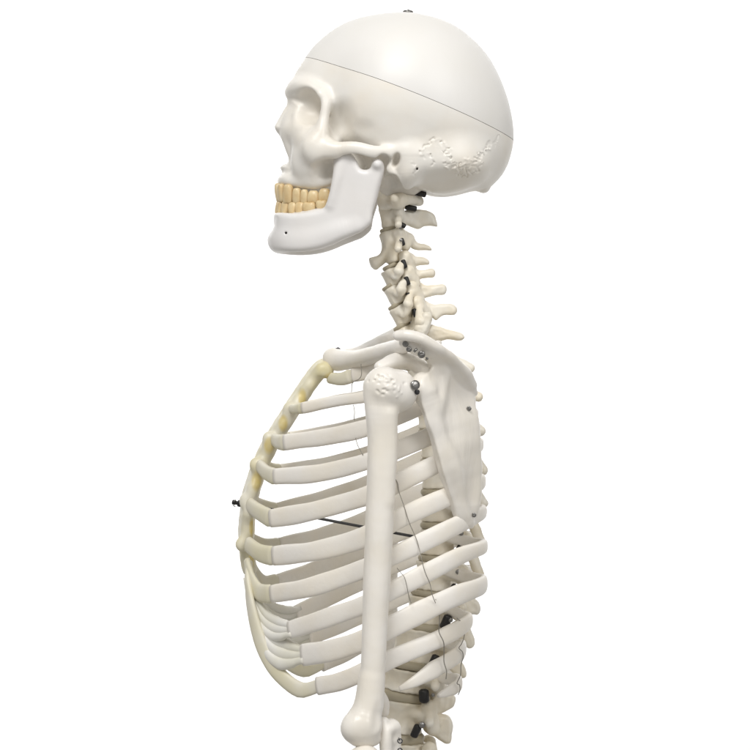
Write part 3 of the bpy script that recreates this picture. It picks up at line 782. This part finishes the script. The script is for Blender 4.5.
def rib(i, rb, sgn):
    A = rb['A']; H = rb['H']
    tub = (A[0]*.55+H[0]*.45+4, (A[1]*.6+H[1]*.4), -36)
    pts = [q(*p) for p in [rb['F']] + rb['pts'] + [A, tub, H]]
    P = catmull(pts, 12); P = resample(P, 72)
    n = len(P); t = np.linspace(0, 1, n)
    hh = rb['h']*np.interp(t, [0, .03, .25, .58, .72, .84, 1], [.97, 1.0, 1.0, 1.0, .84, .68, .6])
    wd = np.interp(t, [0, .3, .75, .9, 1], [3.6, 3.4, 4.2, 4.6, 5.0])*(1.0 if i else .8)
    if rb['S'] is None:
        hh = hh*np.interp(t, [0, .06, .25], [.28, .5, 1]); wd = wd*np.interp(t, [0, .06, .2], [.5, .8, 1])
    # slight natural unevenness of a cast rib
    hh = hh*(1 + .035*np.sin(t*17+i*1.7) + .02*np.sin(t*41+i))
    P[:, 1] += .7*np.sin(t*13+i*2.1)*np.sin(t*math.pi)
    P[:, 2] *= -sgn if sgn > 0 else 1
    upv = (0, 1, 0) if i else None
    up = np.repeat(np.array([[0.0, 1.0, 0.0]]), n, 0)
    if i < 2: up = up + np.array([[0, 0, .0]]); 
    m = MB(); m.sweep(P, wd, hh, 20, power=2.6, up=up)
    o = m.build('rib', M['rib'], ROOT)
    if rb['S']:
        Q = [q(*p) for p in [tuple(np.array(rb['F'])*.9 + np.array(rb['pts'][0])*.1)] + [rb['F']] + rb['S']]
        C = resample(catmull(Q, 10), 34); nn = len(C); u = np.linspace(0, 1, nn)
        C[:, 2] *= -sgn if sgn > 0 else 1
        e = rb['h']
        if i < 6: hs = e*np.interp(u, [0, .12, .2, .6, 1], [.80, .85, .99, .9, .8]); ws = np.interp(u, [0, .15, .2, 1], [2.4, 2.8, 4.0, 4.4])
        else: hs = e*np.interp(u, [0, .10, .14, .5, .8, 1], [.80, .85, 1.0, .98, .9, .5]); ws = np.interp(u, [0, .1, .14, 1], [2.4, 2.8, 3.8, 3.0])
        hs = hs*np.interp(u, [0, .12, .3, .55, 1], [1, 1.04, {7: 1.3, 8: 1.45}.get(i, 1.0), {7: 1.1, 8: 1.1}.get(i, 1.0), 1])
        m = MB()
        if i in (7, 8):     # stacked strips of cartilage
            for k_ in (-1, 0, 1):
                Ck = C.copy(); Ck[:, 1] += k_*hs*.62; Ck[:, 0] -= k_*hs*.18; Ck[:, 2] += .7*k_*(-1 if sgn < 0 else 1)
                m.sweep(Ck, ws*1.05, hs*.42, 14, power=2.1)
        else: m.sweep(C, ws, hs*(.86 if i == 9 else 1), 18, power=2.4)
        m.build('costal_cartilage', M['palecart' if i in (7, 8) else 'cart'], o)
    return o
RIBS = {}
for i, rb in enumerate(R):
    for sg in (-1, 1): RIBS[i, sg] = rib(i, rb, sg)

# ------------------------------------------------------------------ sternum
F = Field((225, 340, -46), (345, 600, 0), .9, half=True)
st = [(323,366),(318,371),(307,386),(293,407),(279,429),(267,449),(257.5,471),(250,495),(246.5,518),(245.5,540),(247,556),(249,570)]
hw = [15,22,17,19,17,18,19,21,20,14,8,4]
P = resample(catmull([(a, b, w, 0) for (a, b), w in zip(st, hw)], 6), 60)
L = np.linspace(0, 1, 60)
for i in range(59):
    w0 = P[i, 2] + 1.6*math.sin(i*1.05)
    for k in range(5):
        f0 = k/4
        F.cone((P[i, 0]+f0*f0*2.5, P[i, 1], -w0*f0), (P[i+1, 0]+f0*f0*2.5, P[i+1, 1], -(P[i+1, 2]+1.6*math.sin((i+1)*1.05))*f0), 7.4-1.6*f0-(1.5*L[i]**3), 7.4-1.6*f0-(1.5*L[i]**3), 2.5)
for (x, y, d) in [(327,371,-24),(290,409,-20),(270,438,-20),(257,464,-21),(247,500,-22),(243,543,-20)]:
    F.ell((x, y, d), (6.5, 7.5, 5), 5)
F.roughen(.22, 14, 9)
sternum = F.mesh('sternum', M['stern'], ROOT, relax=2)
# amber patches in the notches above each cartilage
me = sternum.data; nvt = len(me.vertices); cc = np.empty(nvt*3, f32); me.vertices.foreach_get('co', cc); cc = cc.reshape(-1, 3)/S
px_, py_ = 375+cc[:, 0], 375-cc[:, 2]; st_ = np.zeros(nvt, f32)
for (x, y, rx, ry) in [(332,380,8,7),(303,397,4,8),(284,423,4.5,8),(270,445,5,8),(258,480,5,10),(253,526,2.5,9),(252,560,2.5,8)]:
    e = ((px_-x)/rx)**2 + ((py_-y)/ry)**2
    st_ = np.maximum(st_, np.clip(1.5-e, 0, 1)*(np.abs(cc[:, 1]) > 8))
at = me.attributes.new('amber_patch', 'FLOAT', 'POINT'); at.data.foreach_set('value', st_.astype(f32))
# rod from breastbone to spine with its nut
m = MB(); a = np.array((238, 503, 0.)); b = np.array((440, 541.5, 0.))
m.sweep([a + (b-a)*t for t in np.linspace(-.02, 1, 12)], 1.5, 1.5, 10)
m.build('chest_rod', M['dark'], ROOT)
m = MB(); ax = (-1, -.19, 0)
m.lathe((240, 503.5, 0), ax, [(3.4, -3), (3.6, 0), (3.4, 2.2), (2.0, 2.6), (2.0, 4.2), (2.6, 4.6), (2.5, 7.4), (1.4, 8.2)], 14)
nut = m.build('wing_nut', M['black'], sternum)
m = MB(); m.sweep([(233.5,503.5,0),(234,501,-1.6),(235.5,499.8,-2.5)], .7, .7, 8); m.sweep([(233.0,505.2,-2.0),(235.5,506.5,-2.4)], .5, .5, 8); m.build('nut_wing', M['metal'], sternum)

# ------------------------------------------------------------------ clavicle, scapula, humerus
F = Field((315, 322, -185), (425, 385, 6), .9)
F.chain(qs([(335,359,-17,11),(344,360,-30,10),(358,359,-52,8.8),(374,354.5,-84,8.4),(390,350,-112,8.2),(402,346,-138,7.5),(408,345,-150,6)]), 3)
F.chain(qs([(331,357,-14,8),(338,362,-22,8)]), 4)
F.roughen(.25, 30, 7); F.roughen(.04, 8, 8)
clav = F.mesh('clavicle', M['bone'], ROOT, relax=1)
screw(q(330, 350.5, -18), (-.6, -1, -.3), 2.6, clav, 'dark'); screw(q(337.5, 349, -20), (-.1, -1, -.3), 2.6, clav, 'dark')
rc = mirror_copy(clav)
rc.rotation_euler = (0, 0, 0)
n = len(rc.data.vertices); c = np.empty(n*3, f32); rc.data.vertices.foreach_get('co', c); c = c.reshape(-1, 3)
c[:, 2] += S*np.clip((c[:, 1]/S-20)/110, 0, 1)*16 ; rc.data.vertices.foreach_set('co', c.ravel()); rc.data.update()

def back_swing(o):
    """the right arm hangs a little further back than the left"""
    for ob in [o] + list(o.children):
        me = ob.data; n = len(me.vertices); c = np.empty(n*3, f32); me.vertices.foreach_get('co', c); c = c.reshape(-1, 3)
        c[:, 0] += .055*np.maximum(-.01 - c[:, 2], 0); me.vertices.foreach_set('co', c.ravel()); me.update()
def dplate(x): return -152 + (x-424)*1.08
F = Field((362, 318, -190), (492, 542, -60), .9)
outl = [(428,372),(436,362),(450,362),(462,370),(470,380),(475,395),(478,412),(480,435),(481.5,460),(482,480),(480.5,500),(477,516),(473,526),(467,526),(460,519),(453,505),(447,490),(442,470),(437,448),(431,430),(425,414),(421,402),(422,386)]
Pp = catmull(outl, 5, True); dd = np.array([dplate(p[0]) for p in Pp]); Pp = 375 + (Pp-375)*((D+dd)/D)[:, None]
X, Y, Z = F.x, F.y, F.z
d2 = poly_sdf(Pp, X, Y)
xx = X[:, None]; yy = Y[None, :]
bow = -7*np.sin(np.clip((yy-380)/150, 0, 1)*math.pi) - 5*np.exp(-((xx-461)/17)**2 - ((yy-440)/40)**2) + 3*np.exp(-((xx-466)/8)**2 - ((yy-478)/22)**2) + 1.2*np.sin(yy/17.0 + xx/13.0)*np.clip((yy-400)/40, 0, 1)
dc = dplate(xx) + bow + 8*np.clip((yy-500)/30, 0, 1) + 9*np.exp(-((xx-463)/15)**2 - ((yy-388)/17)**2)
th = 2.5 + 0*d2
pl = (np.abs(Z[None, None, :] - dc[:, :, None])*.68 - th[:, :, None])
F.F = smax(pl, np.broadcast_to((d2*0.9)[:, :, None], pl.shape), 3.5).astype(f32)
F.chain(qs([(427,392,-152,9),(433,415,-149,6),(440,438,-145,5.6),(450,460,-138,5.6),(458,484,-128,5),(463,508,-118,4),(468,522,-110,3)]), 9)
F.chain(qs([(423,402,-147,4.6),(431,430,-144,3),(441,468,-136,3.4),(451,498,-126,3.2),(460,519,-112,3.6),(470,525,-104,3.4)]), 5)
# glenoid and neck, coracoid
F.ell(q(421,388,-150), (9,15,12), 6)
F.chain(qs([(428,384,-142,9),(423,370,-136,8),(412,362,-134,8),(396,361,-138,7.5),(380,367,-146,6)]), 5)
F.chain(qs([(441,356,-144,5),(443,374,-136,4.5),(441,392,-140,4.5),(436,408,-146,5)]), 10)
# spine of scapula: shelf between its root on the blade and its free crest, ending in the acromion
root = resample(catmull(qs([(475,393,-96,0),(461,388,-106,0),(448,380,-118,0),(434,374,-132,0)]), 6), 26)
crest = resample(catmull(qs([(473.5,385,-106,0),(463,368,-127,0),(450,357,-147,0),(436,347.5,-163,0),(422,340,-171,0)]), 6), 26)
for i in range(26):
    F.cone(root[i, :3], crest[i, :3], 2.4, 2.6, 2.5)
F.chain(qs([(473.5,385,-106,3.2),(467,373,-120,4.2),(461,366.5,-130,3.6),(452,358,-146,4.8),(444,352,-156,4.4),(436,347,-164,5.2),(422,339,-172,5.2),(408,335.5,-172,5.2),(398,335.5,-168,5)]), 3)
F.chain(qs([(430,350,-156,6),(418,348,-158,7.5),(405,342,-160,6)]), 4)
F.roughen(.42, 34, 3); F.roughen(.06, 9, 4)
scap = F.mesh('scapula', M['bone'], ROOT, relax=1)
for (x, y, d, r) in [(405.5,344,-167,2.9),(409,349.5,-166,2.6),(421.5,354.5,-167,3.6),(427,358.5,-163,1.4),(469,408.5,-118,2.4),(474,515,-112,2.3)]:
    screw(q(x, y, d), (-.1, .2, -1), r, scap, 'metal')
m = MB(); m.sweep([q(414,352,-169), q(417,348.5,-169)], 1.2, 1.2, 8); m.build('pin', M['metal'], scap)
mirror_copy(scap)

F = Field((330, 355, -200), (428, 762, -125), .9)
F.chain(qs([(384,392,-165,16),(382,412,-166,14.6),(381.5,440,-166,13.0),(380.5,480,-166,12.8),(379.3,530,-166,13.2),(377,580,-166,12.8),(374.7,630,-166,12.0),(373,670,-166,11.6),(370.5,705,-166,11.5)]), 3, inner=3)
F.ell(q(397,391,-160), (19.5,20.5,20), 5)
F.ell(q(384,386,-170), (18.5,18.5,17), 5)
F.chain(qs([(371,386,-172,5),(370,402,-173,4.5),(374,430,-170,3),(377,452,-166,1.5)]), 7)
F.chain(qs([(389,415,-172,6),(391,450,-170,4.5),(388,500,-170,4)]), 8)
F.chain(qs([(371,680,-166,11),(368,702,-166,12.5),(364,720,-167,15)]), 5); F.ell(q(362,728,-168), (18.5,17,15), 7, rot=-.1); F.ell(q(354,728,-172), (12,12,11), 5); F.ell(q(366,738,-160), (15,9,16), 5)
F.chain(qs([(376,690,-150,6),(383,702,-140,6),(384,712,-136,5)]), 6)
F.ell(q(381,716,-182), (6,14,6), 6, 'sub', rot=.2)
# pitted tubercle
rg = np.random.default_rng(3)
for k in range(46):
    a = rg.uniform(-2.6, .3); rr = rg.uniform(.2, .95)
    x = 388 + rg.normal(0, 9); y = 384 + rg.normal(0, 6)
    X_, Y_, _ = q(x, y, -184)
    ix = int((X_-F.x[0])/.9); iy = int((Y_-F.y[0])/.9)
    kk = np.nonzero(F.F[ix, iy] < 0)[0]
    if len(kk): F.ell((X_, Y_, F.z[kk[0]]), (rg.uniform(.6, 1.6), rg.uniform(.5, 1.1), .55), 1.2, 'sub' if rg.random() < .7 else 'add')
F.roughen(.2, 50, 5); F.roughen(.035, 9, 6)
hum = F.mesh('humerus', M['bone'], ROOT, relax=1)
screw(q(415, 385, -174), (.35, -.1, -1), 4.6, hum, 'metal'); screw(q(417, 392, -170), (.4, .2, -1), 2.6, hum, 'dark')
back_swing(mirror_copy(hum))
F = Field((330, 688, -185), (412, 880, -115), .95)
F.chain(qs([(392,728,-150,8),(392,742,-148,8.5),(390,770,-148,8.5),(388,810,-150,8),(386,870,-152,7)]), 4)
F.chain(qs([(384,722,-158,5),(386,738,-160,6),(386,760,-158,6)]), 4)
F.ell(q(390,727,-150), (8,7,12), 4)
F.roughen(.15, 14, 10)
ulna = F.mesh('ulna', M['bone'], ROOT, relax=1)
for yy_ in (741, 750.5):
    m = MB(); m.sweep([q(400+2.2*math.cos(t), yy_+2.2*math.sin(t), -163) for t in np.linspace(0, 2*math.pi, 15)], .6, .6, 8, up=(0, 0, 1)); m.build('wire_ring', M['dark'], ulna)
m = MB(); m.sweep([q(399,738,-155), q(400,741,-163)], .5, .5, 6); m.build('wire_link', M['dark'], ulna)
back_swing(mirror_copy(ulna))
F = Field((335, 700, -200), (395, 880, -135), .95)
F.ell(q(364,754,-172), (15,6,14), 3); F.chain(qs([(365,756,-172,11),(367,775,-170,8),(369,800,-168,7),(370,870,-166,7.5)]), 4)
rad = F.mesh('radius', M['bone'], ROOT, relax=1); back_swing(mirror_copy(rad))

# ------------------------------------------------------------------ wires that space the ribs
def wire(pts, r=.6, m_='wire'):
    r *= .68
    m = MB(); m.sweep(catmull([q(*p) for p in pts], 6), r, r, 7, up=(0.05, .05, 1)); m.build('wire', M[m_], ROOT)
wire([(361,364,-80),(361.5,374,-82),(359,379,-82),(352.5,383,-86),(351.5,392,-92)])
wire([(353.5,405,-100),(354.5,412,-104),(354,420,-110)]); wire([(355.5,438,-120),(358,446,-124),(363,455,-128)])
wire([(394.5,466,-138),(394,476,-142),(397.5,483,-144),(399,492,-144),(404,506,-146),(409,522,-148),(415.5,537,-148),(419,548,-147),(421.5,559,-150),(425,572,-150),(430,584,-148),(432,594,-148),(435.5,603,-140)], .55)
wire([(397,568,-152),(401,573,-153),(405,579,-154),(409,597,-150),(411,603,-150)], .5)
wire([(435.5,599,-138),(439,612,-135),(439.5,622,-132),(439,632,-130),(443.5,642,-128),(444,652,-122),(444,662,-116),(446.5,671,-114),(446,679,-112)], .7)
wire([(457,618,-104),(463,624,-92),(464.5,634,-90),(462,643,-92),(459,648,-92),(462.5,652,-86),(463,658,-82),(461,665,-80),(460.5,675,-78),(457,683,-76),(459.5,685,-74),(460,690,-74),(458,695,-74)], .7)

# ------------------------------------------------------------------ backdrop, light, camera
bm_v = []; bm_f = []
prof = [(4.0, 2.3)] + [(4.0, z) for z in (1.2, .5, -.5, -1.1)] + [(4.0 - .5*(1-math.cos(a)), -1.1 - .5*math.sin(a)) for a in np.linspace(.2, math.pi/2, 8)] + [(3.2, -1.6)]
for (yv, zv) in prof:
    for xv in (-3.6, 3.6): bm_v.append((xv, yv, zv))
for i in range(len(prof)-1): bm_f.append((2*i, 2*i+1, 2*i+3, 2*i+2))
me = bpy.data.meshes.new('backdrop'); me.from_pydata(bm_v, [], bm_f); me.update()
for p in me.polygons: p.use_smooth = True
me.materials.append(M['paper'])
bd = bpy.data.objects.new('backdrop', me); COL.objects.link(bd)
bd['kind'] = 'structure'; bd['label'] = 'plain white studio backdrop behind the skeleton model'; bd['category'] = 'backdrop'

def area(name, loc, target, size, power, col=(1, 1, 1)):
    l = bpy.data.lights.new(name, 'AREA'); l.shape = 'RECTANGLE'; l.size = size[0]; l.size_y = size[1]; l.energy = power; l.color = col
    o = bpy.data.objects.new(name, l); COL.objects.link(o); o.location = loc
    o.rotation_euler = (Vector(target)-Vector(loc)).to_track_quat('-Z', 'Y').to_euler()
    return o
area('key_softbox', (-1.0, -2.9, 3.2), (0, 0, 0), (1.7, 1.6), 122, (1, .985, .965))
area('fill_softbox', (1.5, -2.2, 1.2), (0, 0, 0), (1.2, 1.4), 25, (1, .99, .98))
area('backdrop_light_top', (0, 2.7, 2.5), (0, 4.0, .35), (7, .4), 150)
area('backdrop_light_low', (0, 2.7, -2.2), (0, 4.0, -.35), (7, .4), 150)
w = bpy.data.worlds.new('World'); scene.world = w; w.use_nodes = True
w.node_tree.nodes['Background'].inputs[0].default_value = (1, .975, .935, 1)
w.node_tree.nodes['Background'].inputs[1].default_value = .38

cam = bpy.data.cameras.new('camera'); co = bpy.data.objects.new('camera', cam); COL.objects.link(co)
co.location = (0, -D*S, 0); co.rotation_euler = (math.pi/2, 0, 0)
cam.sensor_width = 36; cam.angle = 2*math.atan(375/D); cam.clip_start = .05; cam.clip_end = 100
scene.camera = co
scene.view_settings.view_transform = 'Standard'; scene.view_settings.look = 'None'
scene.view_settings.exposure = 0; scene.view_settings.gamma = 1
scene.render.resolution_x = 1024; scene.render.resolution_y = 1024
